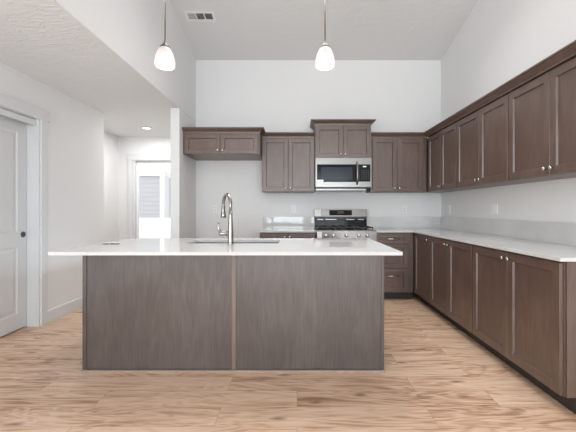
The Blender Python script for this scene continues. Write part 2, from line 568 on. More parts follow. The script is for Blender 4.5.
# left wall with the opening of the sliding closet doors
DY0, DY1, DZ = 1.87, 3.39, 2.09
struct('wall_left', MB().box(XL - 0.22, XL, YF, -1.7, 0, ZL).box(XL - 0.22, XL, -0.1, DY0, 0, ZL).box(XL - 0.22, XL, -1.7, -0.1, 0, 0.6).box(XL - 0.22, XL, -1.7, -0.1, 2.2, ZL).box(XL - 0.22, XL, DY1, 4.51, 0, ZL).box(XL - 0.22, XL, DY0, DY1, DZ, ZL)
       .box(HX, XL - 0.22, 4.39, 4.51, 0, ZL), 'wall')
struct('wall_closet', MB().box(HX - T, HX, DY0 - 0.3, 4.39, 0, ZL).box(HX, XL - 0.22, DY0 - 0.3, DY0 - 0.2, 0, ZL), 'wall')
w = struct('window_3', MB().box(XL - 0.15, XL - 0.09, -1.7, -1.64, 0.6, 2.2).box(XL - 0.15, XL - 0.09, -0.16, -0.1, 0.6, 2.2).box(XL - 0.15, XL - 0.09, -1.64, -0.16, 0.6, 0.66).box(XL - 0.15, XL - 0.09, -1.64, -0.16, 2.14, 2.2), 'trim')  # made-up window, cut to carry the warm left fill
MB().box(XL - 0.123, XL - 0.117, -1.65, -0.15, 0.65, 2.15).build('window_pane', 'glass', w)
struct('wall_hall_left', MB().box(HX - T, HX, 4.39, HY + T, 0, ZL), 'wall')
HD0, HD1, HDZ = -2.915, -2.02, 2.06
struct('wall_hall_back', MB().box(HX, HD0, HY, HY + T, 0, ZL).box(HD1, XS - 0.115, HY, HY + T, 0, ZL).box(HD0, HD1, HY, HY + T, HDZ, ZL), 'wall')
struct('wall_hall_right', MB().box(XS - 0.115, XS, YB + T, HY + T, 0, ZL), 'wall')
# wall behind the camera with two tall windows
WZ0, WZ1 = 0.25, 2.65
wf = MB()
for a, b, c, d in ((HX - T, -1.28, 0, 3.7), (0.28, 0.58, 0, 3.7), (2.02, XR + T, 0, 3.7), (-1.28, 0.28, 0, WZ0), (-1.28, 0.28, WZ1, 3.7), (0.58, 2.02, 0, WZ0), (0.58, 2.02, WZ1, 3.7)):
    wf.box(a, b, YF - T, YF, c, d)
struct('wall_front', wf, 'wall')
for n, (a, b) in enumerate(((-1.28, 0.28), (0.58, 2.02))):
    f = MB()
    for q in ((a, a + 0.06, WZ0, WZ1), (b - 0.06, b, WZ0, WZ1), (a + 0.06, b - 0.06, WZ0, WZ0 + 0.06), (a + 0.06, b - 0.06, WZ1 - 0.06, WZ1), ((a + b) / 2 - 0.03, (a + b) / 2 + 0.03, WZ0 + 0.06, WZ1 - 0.06)):
        f.box(q[0], q[1], YF - 0.09, YF - 0.03, q[2], q[3])
    w = struct('window_%d' % (n + 1), f, 'trim')
    MB().box(a + 0.05, b - 0.05, YF - 0.062, YF - 0.056, WZ0 + 0.05, WZ1 - 0.05).build('window_pane', 'glass', w)

# ceilings
struct('ceiling', MB().prism([(YF - T, zc(YF - T)), (0, zc(0)), (YB + T, zc(YB) - SL * T), (YB + T, zc(YB) + 0.15), (0, zc(0) + 0.15), (YF - T, zc(YF - T) + 0.15)], XS - 0.115, XR + T, 'x'), 'ceiling')
struct('ceiling_low', MB().box(HX - T, XS - 0.115, YF, HY + T, ZL, ZL + 0.12).box(XS - 0.115, XS, YB + T, HY + T, ZL, ZL + 0.12).box(XS - 0.115, XS, YF, YB, ZL, ZL + 0.012), 'ceiling_low')

# baseboards
def baseboard_prof(h=0.13, t=0.014):
    return [(0, 0.0), (t, 0.0), (t, h - 0.012), (t - 0.006, h), (0, h)]
struct('baseboard_left', MB().sweep([(XL, DY0 - 0.085), (XL, YF)], [(-o, z) for o, z in baseboard_prof()]).sweep([(XL, 4.51), (XL, DY1 + 0.082)], [(-o, z) for o, z in baseboard_prof()]), 'trim')
struct('baseboard_hall', MB().box(HX, HX + 0.014, 4.51, HY, 0, 0.13).box(HX + 0.014, HD0 - 0.10, HY - 0.014, HY, 0, 0.13), 'trim')
struct('baseboard_wing', MB().box(XS - 0.115, XS, 4.257 - 0.014, 4.257, 0, 0.13).box(XS, XS + 0.014, 4.257 - 0.014, YB, 0, 0.13).box(XS + 0.014, -0.495, YB - 0.014, YB, 0, 0.13), 'trim')

# closet opening: casing, jamb, header fascia
cs = MB()
cs.box(XL, XL + 0.018, DY1, DY1 + 0.08, 0, DZ).box(XL, XL + 0.018, DY0 - 0.08, DY0, 0, DZ)
cs.box(XL, XL + 0.024, DY0 - 0.11, DY1 + 0.11, DZ, DZ + 0.105)
struct('trim_1', cs, 'trim', bevel=0.002)
jb = MB().box(XL - 0.20, XL, DY1 - 0.018, DY1, 0, DZ).box(XL - 0.20, XL, DY0, DY0 + 0.018, 0, DZ).box(XL - 0.20, XL - 0.05, DY0 + 0.018, DY1 - 0.018, DZ - 0.01, DZ)
jb.box(XL - 0.045, XL - 0.022, DY0 + 0.02, DY1 - 0.02, 2.025, DZ - 0.012)
struct('trim_2', jb, 'trim')

def sliding_door(n, xface, y0, y1, pull_y):
    # local build: face looks to -y, then turned so that it looks to +x
    w = y1 - y0; h = 2.06; st = 0.105
    root = thing('door_%d' % n, None, None, (xface, (y0 + y1) / 2, 0.012), PI / 2)
    root['kind'] = 'structure'
    t = 0.035
    # rails and stiles with two moulded, raised panels
    m = MB()
    def frame(x0, x1, z0, z1):
        rings = []
        for i, y in ((0, 0), (0.010, 0.008), (0.020, 0.009), (0.050, 0.003)):
            rings += [(x0 + i, y, z0 + i), (x1 - i, y, z0 + i), (x1 - i, y, z1 - i), (x0 + i, y, z1 - i)]
        fs = []
        for i in range(3):
            for k in range(4):
                k2 = (k + 1) % 4
                fs.append((i * 4 + k, i * 4 + k2, i * 4 + 4 + k2, i * 4 + 4 + k))
        fs.append((12, 13, 14, 15))
        m.add(rings, fs)
    X0, X1 = -w / 2, w / 2
    pz = ((0.15, 0.80), (0.945, 1.925))
    for z0, z1 in pz:
        frame(X0 + st, X1 - st, z0, z1)
    def fq(x0, x1, z0, z1):
        m.add([(x0, 0, z0), (x1, 0, z0), (x1, 0, z1), (x0, 0, z1)], [(0, 1, 2, 3)])
    fq(X0, X0 + st, 0, h); fq(X1 - st, X1, 0, h)
    fq(X0 + st, X1 - st, 0, pz[0][0]); fq(X0 + st, X1 - st, pz[0][1], pz[1][0]); fq(X0 + st, X1 - st, pz[1][1], h)
    m.add([(X0, 0, 0), (X1, 0, 0), (X1, 0, h), (X0, 0, h), (X0, t, 0), (X1, t, 0), (X1, t, h), (X0, t, h)],
          [(4, 7, 6, 5), (0, 4, 5, 1), (1, 5, 6, 2), (2, 6, 7, 3), (3, 7, 4, 0)])
    m.build('door_panel', 'door', root, fix=False)
    px = pull_y - (y0 + y1) / 2
    MB().lathe([(0.028, 0), (0.030, 0.003), (0.026, 0.004), (0.022, 0.0015), (0.0, 0.001)], (px, 0, 0.92), 20, (0, -1, 0)).build('door_pull', 'darkmetal', root)
    return root
sliding_door(1, XL - 0.12, 2.60, 3.368, 3.325)
sliding_door(2, XL - 0.075, 1.892, 2.66, 1.94)

# hall door: white full-lite door with casing
cs = MB().box(HD0 - 0.09, HD0, HY - 0.018, HY, 0, HDZ).box(HD1, HD1 + 0.09, HY - 0.018, HY, 0, HDZ).box(HD0 - 0.105, HD1 + 0.105, HY - 0.024, HY, HDZ, HDZ + 0.105)
struct('trim_3', cs, 'trim')
fr = MB()
fr.box(HD0, HD0 + 0.035, HY, HY + T, 0, HDZ).box(HD1 - 0.035, HD1, HY, HY + T, 0, HDZ).box(HD0 + 0.035, HD1 - 0.035, HY, HY + T, HDZ - 0.02, HDZ)
dr = struct('door_3', fr, 'trim')
q = MB()
a, b = HD0 + 0.037, HD1 - 0.037
q.box(a, a + 0.03, HY + 0.05, HY + 0.09, 0.02, 2.035).box(b - 0.10, b, HY + 0.05, HY + 0.09, 0.02, 2.035)
q.box(a + 0.03, b - 0.10, HY + 0.05, HY + 0.09, 0.02, 0.20).box(a + 0.03, b - 0.10, HY + 0.05, HY + 0.09, 2.0, 2.035)
q.build('door_frame', 'vinyl', dr)
MB().box(a + 0.028, b - 0.098, HY + 0.066, HY + 0.074, 0.198, 2.002).build('door_pane', 'glass', dr)

# ------------------------------------------------------------------ outside the hall door
struct('ground', MB().box(-14, 8, HY + T, 22, -0.25, -0.12), 'ground')
hb = thing('neighbour_house', 'pale lap sided neighbouring house seen through the glass hall door', 'house', (-6.0, 12, -0.12))
MB().box(-4, 1.1, 0, 0.2, 0, 2.50).build('wall', 'siding', hb)
MB().box(1.25, 7, 0.5, 0.7, 0, 2.50).build('wall', 'siding', hb)
MB().box(1.1, 1.25, -0.03, 0.7, 0, 2.50).build('corner_board', 'vinyl', hb)
MB().box(-4, 1.27, -0.06, 0.4, 2.50, 2.66).box(1.27, 7, 0.42, 0.8, 2.46, 2.66).build('frieze_board', 'vinyl', hb)
MB().box(-4, 7, 0.0, 0.2, 2.66, 5.5).build('gable_wall', 'siding_white', hb)
fe = thing('vinyl_fence', 'low white vinyl fence outside the glass hall door', 'fence', (-3.4, 8.6, -0.12))
for x in (-1.95, -0.8, 0.35, 1.5, 2.65):
    MB().box(x - 0.055, x + 0.055, -0.055, 0.055, 0, 1.10).box(x - 0.07, x + 0.07, -0.07, 0.07, 1.10, 1.13).build('post', 'vinyl', fe)
for x in (-1.95, -0.8, 0.35, 1.5):
    MB().box(x + 0.056, x + 1.094, -0.02, 0.02, 0.09, 1.02).build('panel', 'vinyl', fe)
    MB().box(x + 0.056, x + 1.094, -0.03, 0.03, 1.022, 1.085).build('rail', 'vinyl', fe)

# ------------------------------------------------------------------ cabinets
KN = 'nickel'
def knob(x, z, yf, parent):
    return MB().lathe([(0.0045, 0), (0.0045, 0.014), (0.013, 0.019), (0.0145, 0.024), (0.011, 0.028), (0.0, 0.029)], (x, yf, z), 14, (0, -1, 0)).build('knob', KN, parent)

def pull(x, z, yf, parent, ln=0.15):
    m = MB().cyl((x - ln / 2, yf - 0.028, z), (x + ln / 2, yf - 0.028, z), 0.0055, 10)
    for s in (-1, 1):
        m.cyl((x + s * ln * 0.36, yf, z), (x + s * ln * 0.36, yf - 0.028, z), 0.0045, 8)
    return m.build('bar_pull', KN, parent)

CROWN = [(0.0, 0.0), (0.006, 0.0), (0.008, 0.012), (0.018, 0.022), (0.036, 0.036), (0.042, 0.038), (0.046, 0.046), (0.058, 0.050), (0.058, 0.062), (0.0, 0.062)]
def crown(z): return [(o, z + h) for o, h in CROWN]

def cabinet(name, label, x0, x1, z0, z1, depth, doors, wall='back', knobz='low', ext=0.0, crown_ends=None, group=None, toe=0.0, side_gap=0.003):
    """local frame: x along the wall, back at y=0, carcass front at y=-(depth-0.02), doors in front of it"""
    w = x1 - x0; h = z1 - z0
    if wall == 'back':
        root = thing(name, label, 'cabinet', ((x0 + x1) / 2, YB - 0.002, z0), 0, group)
    else:   # x0, x1 given as distances along -y from the back wall
        root = thing(name, label, 'cabinet', (XR - 0.002, YB - (x0 + x1) / 2, z0), -PI / 2, group)
    yf = -depth
    c = MB().box(-w / 2 + 0.0005 - ext, w / 2 - 0.0005, yf + 0.0205, 0, toe, h)
    c.build('carcass', 'wood', root)
    if toe:
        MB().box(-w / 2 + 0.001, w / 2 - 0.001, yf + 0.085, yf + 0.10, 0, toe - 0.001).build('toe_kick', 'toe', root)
    for (a, b, k) in doors:
        ax, bx = a - (x0 + x1) / 2, b - (x0 + x1) / 2
        zb, zt = toe + 0.004, h - (0.012 if toe else 0.016)
        d = MB().panel(ax + 0.0015, bx - 0.0015, zb, zt, yf).build('door', 'wood', root)
        kx = bx - 0.032 if k == 'r' else ax + 0.032
        kz = zb + 0.045 if knobz == 'low' else zt - 0.045
        if k: knob(kx, kz, yf, d)
    if crown_ends is not None:
        l, r = crown_ends
        path = []
        if l: path.append((-w / 2, 0))
        path += [(-w / 2, yf + 0.0205), (w / 2, yf + 0.0205)]
        if r: path.append((w / 2, 0))
        MB().sweep(path, crown(h + 0.0005)).build('crown', 'wood', root)
    return root

ZU0, ZU1 = 1.425, 2.178
XA0, XA1 = -0.488, 0.246
XM1 = 1.018
XB1 = 1.798
# above the fridge space: deep cabinet
cabinet('refrigerator_wall_cabinet', 'short deep wooden two-door wall cabinet at left above the empty refrigerator space', XS + 0.004, XA0 - 0.001, 1.905, 2.185, 0.585,
        [(XS + 0.02, -1.005, 'r'), (-1.005, XA0 - 0.02, 'l')], crown_ends=(False, True))
cabinet('wall_cabinet', 'tall wooden two-door wall cabinet between the refrigerator cabinet and the microwave', XA0, XA1 - 0.001, ZU0, ZU1, 0.33,
        [(XA0 + 0.004, -0.121, 'r'), (-0.121, XA1 - 0.006, 'l')], crown_ends=(False, False))
cabinet('microwave_wall_cabinet', 'short wooden two-door wall cabinet directly above the microwave, raised highest on the back wall', XA1, XM1, 1.887, 2.345, 0.37,
        [(XA1 + 0.004, 0.632, 'r'), (0.632, XM1 - 0.004, 'l')], crown_ends=(True, True))
cabinet('wall_cabinet', 'tall wooden two-door wall cabinet on the back wall right of the microwave', XM1 + 0.001, XB1, ZU0, ZU1, 0.33,
        [(XM1 + 0.03, 1.383, 'r'), (1.383, 1.737, 'l')], crown_ends=(False, False))
# right wall uppers: positions measured from the back wall
def R(y): return YB - y
ups = [(4.628, 4.195, 3.785, 0.326, 'wooden two-door wall cabinet on the right wall, in the far corner'),
       (3.783, 3.315, 2.855, 0, 'wooden two-door wall cabinet on the right wall, middle of the row of three'),
       (2.853, 2.385, 1.925, 0, 'wooden two-door wall cabinet on the right wall, nearest and cut by the photo edge')]
for a, m_, b, ext, lb in ups:
    cabinet('wall_cabinet', lb, R(a), R(b), ZU0, ZU1, 0.33, [(R(a) + (0.03 if ext else 0.003), R(m_), 'r'), (R(m_), R(b) - 0.003, 'l')], wall='right', ext=ext,
            group='wall cabinets along the right wall')
cr = MB().sweep([(XR - 0.33, 4.622), (XR - 0.33, 1.925), (XR, 1.925)], [(-0.03 if o == 0 else o, z) for o, z in crown(ZU1 + 0.0005)])
tag(cr.build('crown_molding', 'wood'), 'long stepped wooden crown molding running above the right wall cabinets', 'molding')

# base cabinets
ZC = 0.905; ST = 0.022; ZB = ZC - ST - 0.001; TOE = 0.10
cabinet('base_cabinet', 'wooden two-door base cabinet left of the range, mostly hidden by the island', XA0, XA1, 0.0, ZB, 0.61,
        [(XA0 + 0.004, -0.125, 'r'), (-0.125, XA1 - 0.004, 'l')], knobz='high', toe=TOE)
bd = [(4.345, 3.835, 'wooden single-door base cabinet on the right wall, in the far corner', ((4.335, 3.838, 'r'),), 0.606),
      (3.833, 2.905, 'wooden two-door base cabinet on the right wall, middle of the row of three', ((3.83, 3.375, 'r'), (3.375, 2.908, 'l')), 0),
      (2.903, 1.93, 'wooden two-door base cabinet on the right wall, nearest, with its grey side panel showing', ((2.90, 2.42, 'r'), (2.42, 1.935, 'l')), 0)]
for a, b, lb, ds, ext in bd:
    r = cabinet('base_cabinet', lb, R(a), R(b), 0.0, ZB, 0.61, [(R(p), R(q_), k) for p, q_, k in ds], wall='right', knobz='high', ext=ext, toe=TOE,
                group='base cabinets along the right wall')
    if b < 2:
        w = a - b
        MB().box(w / 2 + 0.0005, w / 2 + 0.012, -0.582, 0, TOE, ZB).box(w / 2 + 0.0005, w / 2 + 0.012, -0.52, 0, 0, TOE).build('end_panel', 'wood', r)

# drawer bank right of the range
x0, x1 = XM1 + 0.004, XR - 0.611 - 0.003
r = thing('drawer_cabinet', 'wooden base cabinet with three drawers right of the range, against the corner', 'cabinet', ((x0 + x1) / 2, YB - 0.002, 0))
w = x1 - x0
MB().box(-w / 2, w / 2, -0.5895, 0, TOE, ZB).build('carcass', 'wood', r)
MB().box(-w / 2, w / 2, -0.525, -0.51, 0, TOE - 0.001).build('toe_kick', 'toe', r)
a, b = -w / 2 + 0.012, -w / 2 + 0.425
for z0, z1 in ((0.735, ZB - 0.02), (0.42, 0.73), (TOE + 0.006, 0.415)):
    d = MB().panel(a, b, z0, z1, -0.61, stile=0.045 if z1 - z0 < 0.2 else 0.057).build('drawer', 'wood', r)
    pull((a + b) / 2, (z0 + z1) / 2 if z1 - z0 < 0.2 else z1 - 0.075 - 0.02, -0.61 if z1 - z0 > 0.2 else -0.605, d, 0.17)

# countertops with backsplash
def l_slab(m, poly, z0, z1): return m.prism(poly, z0, z1, 'z')
xe = XR - 0.632
c1 = MB(); l_slab(c1, [(XM1 + 0.003, 4.325), (xe, 4.325), (xe, 1.905), (XR - 0.001, 1.905), (XR - 0.001, YB - 0.001), (XM1 + 0.003, YB - 0.001)], ZC - ST, ZC)
ct = c1.build('countertop', 'quartz', bevel=0.0015)
tag(ct, 'L-shaped white quartz countertop along the right wall and into the back corner', 'countertop')
MB().prism([(XM1 + 0.003, YB - 0.022), (XR - 0.022, YB - 0.022), (XR - 0.022, 1.905), (XR - 0.001, 1.905), (XR - 0.001, YB - 0.001), (XM1 + 0.003, YB - 0.001)], ZC + 0.0005, 1.073, 'z').build('backsplash', 'quartz', ct)
c2 = MB().box(-0.51, XA1 + 0.003, 4.325, YB - 0.001, ZC - ST, ZC).build('countertop', 'quartz', bevel=0.0015)
tag(c2, 'short white quartz countertop left of the range on the back wall', 'countertop')
MB().box(-0.505, XA1 + 0.003, YB - 0.022, YB - 0.001, ZC + 0.0005, 1.073).build('backsplash', 'quartz', c2)

# ------------------------------------------------------------------ island
IX0, IX1, IY0, IY1 = -1.56, 0.634, 2.44, 3.17
ir = thing('kitchen_island', 'long dark wooden kitchen island with plain panelled front in the middle of the floor', 'kitchen island', ((IX0 + IX1) / 2, IY0, 0))
ox = (IX0 + IX1) / 2; hw = (IX1 - IX0) / 2
bat = (234 - 297) / 137.2 - ox
MB().box(-hw + 0.030, bat - 0.016, 0, 0.012, 0.014, ZB).build('front_panel', 'panel', ir)
MB().box(bat + 0.016, hw - 0.022, 0, 0.012, 0.014, ZB).build('front_panel', 'panel', ir)
MB().box(bat - 0.0155, bat + 0.0155, -0.006, 0.012, 0.014, ZB).build('batten', 'batten', ir, bevel=0.002)
MB().box(-hw, -hw + 0.0295, -0.006, 0.73, 0.0, ZB).build('side_panel', 'panel', ir, bevel=0.002)
MB().box(hw - 0.0215, hw, -0.006, 0.73, 0.0, ZB).build('side_panel', 'panel', ir, bevel=0.002)
MB().box(-hw - 0.004, hw + 0.004, -0.020, -0.0065, 0.0, 0.016).build('shoe_molding', 'shoe', ir)
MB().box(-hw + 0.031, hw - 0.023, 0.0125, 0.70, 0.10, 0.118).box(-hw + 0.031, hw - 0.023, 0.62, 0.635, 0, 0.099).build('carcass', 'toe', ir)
for k in range(5):
    dx = (2 * hw - 0.056) / 5; a = -hw + 0.031 + k * dx
    m = MB().panel(-(a + dx - 0.002), -a, 0.105, ZB - 0.01, 0, stile=0.057)
    m.v = [Vector((-v.x, 0.729 - v.y, v.z)) for v in m.v]
    d = m.build('door', 'wood', ir)
    kx = a + dx - 0.03 if k % 2 == 0 else a + 0.03
    MB().lathe([(0.0045, 0), (0.0045, 0.014), (0.014, 0.02), (0.012, 0.028), (0, 0.029)], (kx, 0.729, 0.80), 14, (0, 1, 0)).build('knob', KN, d)

# island top with two sink cut-outs
def slab_holes(xs, ys, holes, z0, z1):
    m = MB(); bmv = {}
    nx, ny = len(xs), len(ys)
    for i in range(nx):
        for j in range(ny):
            for k, z in enumerate((z0, z1)):
                bmv[(i, j, k)] = len(m.v); m.v.append(Vector((xs[i], ys[j], z)))
    solid = lambda i, j: 0 <= i < nx - 1 and 0 <= j < ny - 1 and (i, j) not in holes
    for i in range(nx - 1):
        for j in range(ny - 1):
            if not solid(i, j): continue
            g = lambda a, b, k: bmv[(a, b, k)]
            fs = [[g(i, j, 1), g(i + 1, j, 1), g(i + 1, j + 1, 1), g(i, j + 1, 1)], [g(i, j, 0), g(i, j + 1, 0), g(i + 1, j + 1, 0), g(i + 1, j, 0)]]
            if not solid(i - 1, j): fs.append([g(i, j, 0), g(i, j, 1), g(i, j + 1, 1), g(i, j + 1, 0)])
            if not solid(i + 1, j): fs.append([g(i + 1, j, 0), g(i + 1, j + 1, 0), g(i + 1, j + 1, 1), g(i + 1, j, 1)])
            if not solid(i, j - 1): fs.append([g(i, j, 0), g(i + 1, j, 0), g(i + 1, j, 1), g(i, j, 1)])
            if not solid(i, j + 1): fs.append([g(i, j + 1, 0), g(i, j + 1, 1), g(i + 1, j + 1, 1), g(i + 1, j + 1, 0)])
            for f in fs: m.f.append(f); m.smooth.append(False)
    return m
SX0, SXM, SX1 = -0.905, -0.53, -0.150
SY0, SY1 = 2.725, 3.02
top = slab_holes([-1.612, SX0, SX1, 0.684], [2.168, SY0, SY1, 3.21], {(1, 1)}, ZC - ST, ZC).build('countertop', 'quartz')
tag(top, 'long white quartz slab topping the kitchen island, with the sink cut into it', 'countertop')
# double bowl sink
sk = thing('kitchen_sink', 'stainless steel double bowl sink set under the island countertop', 'sink', ((SX0 + SX1) / 2, (SY0 + SY1) / 2, 0.68))
def bowl(x0, x1, y0, y1, z0, z1, t=0.004):
    m = MB()
    def ring(i, z, r=0): return [(x0 + i, y0 + i, z), (x1 - i, y0 + i, z), (x1 - i, y1 - i, z), (x0 + i, y1 - i, z)]
    R_ = [ring(0, z1), ring(0, z1 - 0.01), ring(0.003, z0 + 0.02), ring(0.02, z0), ring(0.02, z0 - 0.003), ring(-t + 0.003, z0 + 0.018), ring(-t, z1 - 0.01), ring(-t, z1)]
    vs = [p for q in R_ for p in q]; fs = []
    for i in range(len(R_) - 1):
        if i == 3: continue
        for k in range(4):
            k2 = (k + 1) % 4; fs.append((i * 4 + k, i * 4 + k2, i * 4 + 4 + k2, i * 4 + 4 + k))
    fs.append((12, 13, 14, 15)); fs.append((19, 18, 17, 16))
    for k in range(4):
        k2 = (k + 1) % 4; fs.append((k, k2, 28 + k2, 28 + k))
    return m.add(vs, fs)
cx, cy = (SX0 + SX1) / 2, (SY0 + SY1) / 2
for a, b in ((SX0 + 0.005, SXM - 0.008), (SXM + 0.008, SX1 - 0.005)):
    bo = bowl(a - cx, b - cx, SY0 + 0.005 - cy, SY1 - 0.005 - cy, 0.0, ZC - 0.045 - 0.68 + 0.02).build('bowl', 'steel', sk)
    MB().lathe([(0.0, 0.002), (0.03, 0.002), (0.042, 0.005), (0.045, 0.001)], ((a + b) / 2 - cx, 0, 0.0005), 20).build('drain', 'darkmetal', bo)
MB().box(SXM - 0.003 - cx, SXM + 0.003 - cx, SY0 + 0.005 - cy, SY1 - 0.005 - cy, 0.0, ZC - 0.045 - 0.68).build('divider', 'steel', sk)

# faucet
FX, FY = -0.527, 2.655
fa = thing('kitchen_faucet', 'tall arched brushed steel pull-down faucet standing at the island sink', 'faucet', (FX, FY, ZC))
MB().lathe([(0.026, 0.0), (0.027, 0.004), (0.0235, 0.012), (0.0225, 0.05), (0.0215, 0.10), (0.0185, 0.17), (0.0155, 0.23), (0.0142, 0.26)], (0, 0, 0), 24).build('body', 'chrome', fa)
d = Vector((-0.090, 0.150, 0)); dn = d.normalized(); rr = d.length / 2
pts = [Vector((0, 0, 0.255)), Vector((0, 0, 0.30))]
zt = 0.31
for k in range(0, 15):
    a = PI * k / 14
    pts.append(dn * (rr - rr * math.cos(a)) + Vector((0, 0, zt + rr * math.sin(a))))
pts.append(dn * 2 * rr + Vector((0, 0, 0.30)))
MB().tube(pts, 0.0135, 16).build('spout', 'chrome', fa)
e = dn * 2 * rr
MB().lathe([(0.0125, 0.312), (0.0145, 0.305), (0.0155, 0.27), (0.021, 0.235), (0.0245, 0.210), (0.021, 0.205)], (e.x, e.y, 0), 20).build('spray_head', 'chrome', fa)
h = MB().lathe([(0.0175, 0.0), (0.0175, 0.05), (0.0205, 0.055), (0.021, 0.082), (0.016, 0.088)], (0, 0, 0.085), 20, (-1, 0, 0)).build('valve', 'chrome', fa)
MB().tube([(-0.078, 0, 0.097), (-0.092, 0, 0.115), (-0.098, 0, 0.135), (-0.098, 0, 0.155), (-0.093, -0.001, 0.172)], [0.010, 0.0105, 0.0085, 0.0075, 0.008], 10).build('lever', 'chrome', h)

# small thing lying on the island
st = MB().box(-0.062, 0.045, -0.006, 0.006, 0, 0.004).box(-0.062, -0.030, -0.010, 0.010, 0.0, 0.006).box(0.0, 0.018, -0.009, 0.009, 0.0, 0.006).box(0.045, 0.062, -0.008, 0.010, 0.0, 0.005)
so = st.build('bracket', 'darkmetal')
so.location = (-1.475, 2.66, ZC + 0.0002)
tag(so, 'tiny dark metal bracket lying on the left end of the island countertop', 'bracket')

# ------------------------------------------------------------------ range
gx0, gx1 = XA1 + 0.006, XM1 - 0.001
gx = (gx0 + gx1) / 2; gw = (gx1 - gx0) / 2
rg = thing('gas_range', 'stainless steel gas range with black grates and five knobs on the back wall', 'range', (gx, YB - 0.006, 0))
F = -0.64
MB().box(-gw, gw, F + 0.03, -0.03, 0.05, 0.885).build('body', 'steel', rg)
for sx in (-1, 1):
    for y in (F + 0.08, -0.08):
        MB().cyl((sx * (gw - 0.05), y, 0), (sx * (gw - 0.05), y, 0.05), 0.018, 12).build('foot', 'black', rg)
dd = MB().box(-gw + 0.004, gw - 0.004, F - 0.01, F + 0.029, 0.24, 0.765).build('oven_door', 'steel', rg, bevel=0.004)
MB().box(-gw + 0.12, gw - 0.12, F - 0.013, F - 0.0105, 0.34, 0.64).build('oven_window', 'blackglass', dd)
hd = MB().cyl((-gw + 0.05, F - 0.055, 0.715), (gw - 0.05, F - 0.055, 0.715), 0.011, 14)
for s in (-1, 1): hd.cyl((s * (gw - 0.08), F - 0.01, 0.715), (s * (gw - 0.08), F - 0.055, 0.715), 0.009, 10)
hd.build('oven_handle', 'steel', dd)
MB().box(-gw + 0.004, gw - 0.004, F - 0.006, F + 0.029, 0.06, 0.232).build('storage_drawer', 'steel', rg, bevel=0.003)
cp = MB().prism([(F - 0.035, 0.775), (F + 0.029, 0.775), (F + 0.029, 0.917), (F - 0.02, 0.917), (F - 0.035, 0.905)], -gw, gw, 'x').build('control_panel', 'steel', rg)
for px in (326.3, 333.8, 346.8, 359.3, 367.7):
    kx = (px - 297) / 79.0 - gx
    MB().lathe([(0.022, 0), (0.022, 0.010), (0.019, 0.012), (0.0175, 0.034), (0.015, 0.038), (0, 0.039)], (kx, F - 0.036, 0.848), 20, (0, -1, 0)).build('control_knob', 'bright', cp)
MB().box(-gw + 0.006, -gw + 0.065, F - 0.0365, F - 0.0355, 0.815, 0.895).build('paper_sticker', 'white', cp)
ck = MB().box(-gw, gw, F + 0.03, -0.095, 0.886, 0.912).build('cooktop', 'black', rg, bevel=0.003)
for bx, by, br_ in ((-0.24, -0.50, 0.045), (0.24, -0.50, 0.05), (-0.24, -0.23, 0.04), (0.24, -0.23, 0.036), (0, -0.365, 0.05)):
    MB().lathe([(br_, 0), (br_, 0.008), (br_ * 0.8, 0.012), (br_ * 0.75, 0.018), (0, 0.019)], (bx, by, 0.9125), 20).build('burner', 'iron', ck)
for g in range(3):
    a = -gw + 0.018 + g * (2 * gw - 0.036) / 3; b = a + (2 * gw - 0.036) / 3 - 0.006
    y0, y1 = F + 0.045, -0.11; zt = 0.950; k = 0.011
    m = MB()
    m.box(a, a + k, y0, y1, zt - 0.014, zt).box(b - k, b, y0, y1, zt - 0.014, zt).box(a + k, b - k, y0, y0 + k, zt - 0.014, zt).box(a + k, b - k, y1 - k, y1, zt - 0.014, zt)
    m.box(a + k, b - k, (y0 + y1) / 2 - k / 2, (y0 + y1) / 2 + k / 2, zt - 0.014, zt).box((a + b) / 2 - k / 2, (a + b) / 2 + k / 2, y0 + k, (y0 + y1) / 2 - k / 2, zt - 0.014, zt + 0.002)
    m.box((a + b) / 2 - k / 2, (a + b) / 2 + k / 2, (y0 + y1) / 2 + k / 2, y1 - k, zt - 0.014, zt + 0.002)
    for xx in (a, b - k):
        for yy in (y0, y1 - k): m.box(xx, xx + k, yy, yy + k, 0.9125, zt - 0.014)
    m.build('grate', 'iron', ck)
bg = MB().prism([(-0.002, 0.90), (-0.09, 0.90), (-0.075, 1.06), (-0.092, 1.075), (-0.075, 1.187), (-0.002, 1.187)], -gw, gw, 'x').build('backguard', 'steel', rg)
MB().prism([(-0.0905, 0.916), (-0.0765, 1.058), (-0.0785, 1.058), (-0.0925, 0.916)], -gw + 0.004, gw - 0.004, 'x').build('vent_panel', 'blackglass', bg)
for s0, s1 in ((-0.34, -0.25), (-0.22, -0.06), (0.08, 0.20), (0.25, 0.34)):
    MB().prism([(-0.080, 1.030), (-0.079, 1.042), (-0.081, 1.042), (-0.082, 1.030)], s0, s1, 'x').build('vent_slot', 'steel', bg)
MB().prism([(-0.0895, 1.095), (-0.0775, 1.172), (-0.0795, 1.172), (-0.0915, 1.095)], -0.165, 0.165, 'x').build('display', 'blackglass', bg)
MB().prism([(-0.0875, 1.120), (-0.0820, 1.155), (-0.0835, 1.155), (-0.0890, 1.120)], -0.045, 0.045, 'x').build('display_digits', 'dim', bg)
MB().prism([(-0.0915, 1.085), (-0.0765, 1.180), (-0.0775, 1.180), (-0.0925, 1.085)], -gw + 0.004, -gw + 0.10, 'x').build('paper_sticker', 'white', bg)

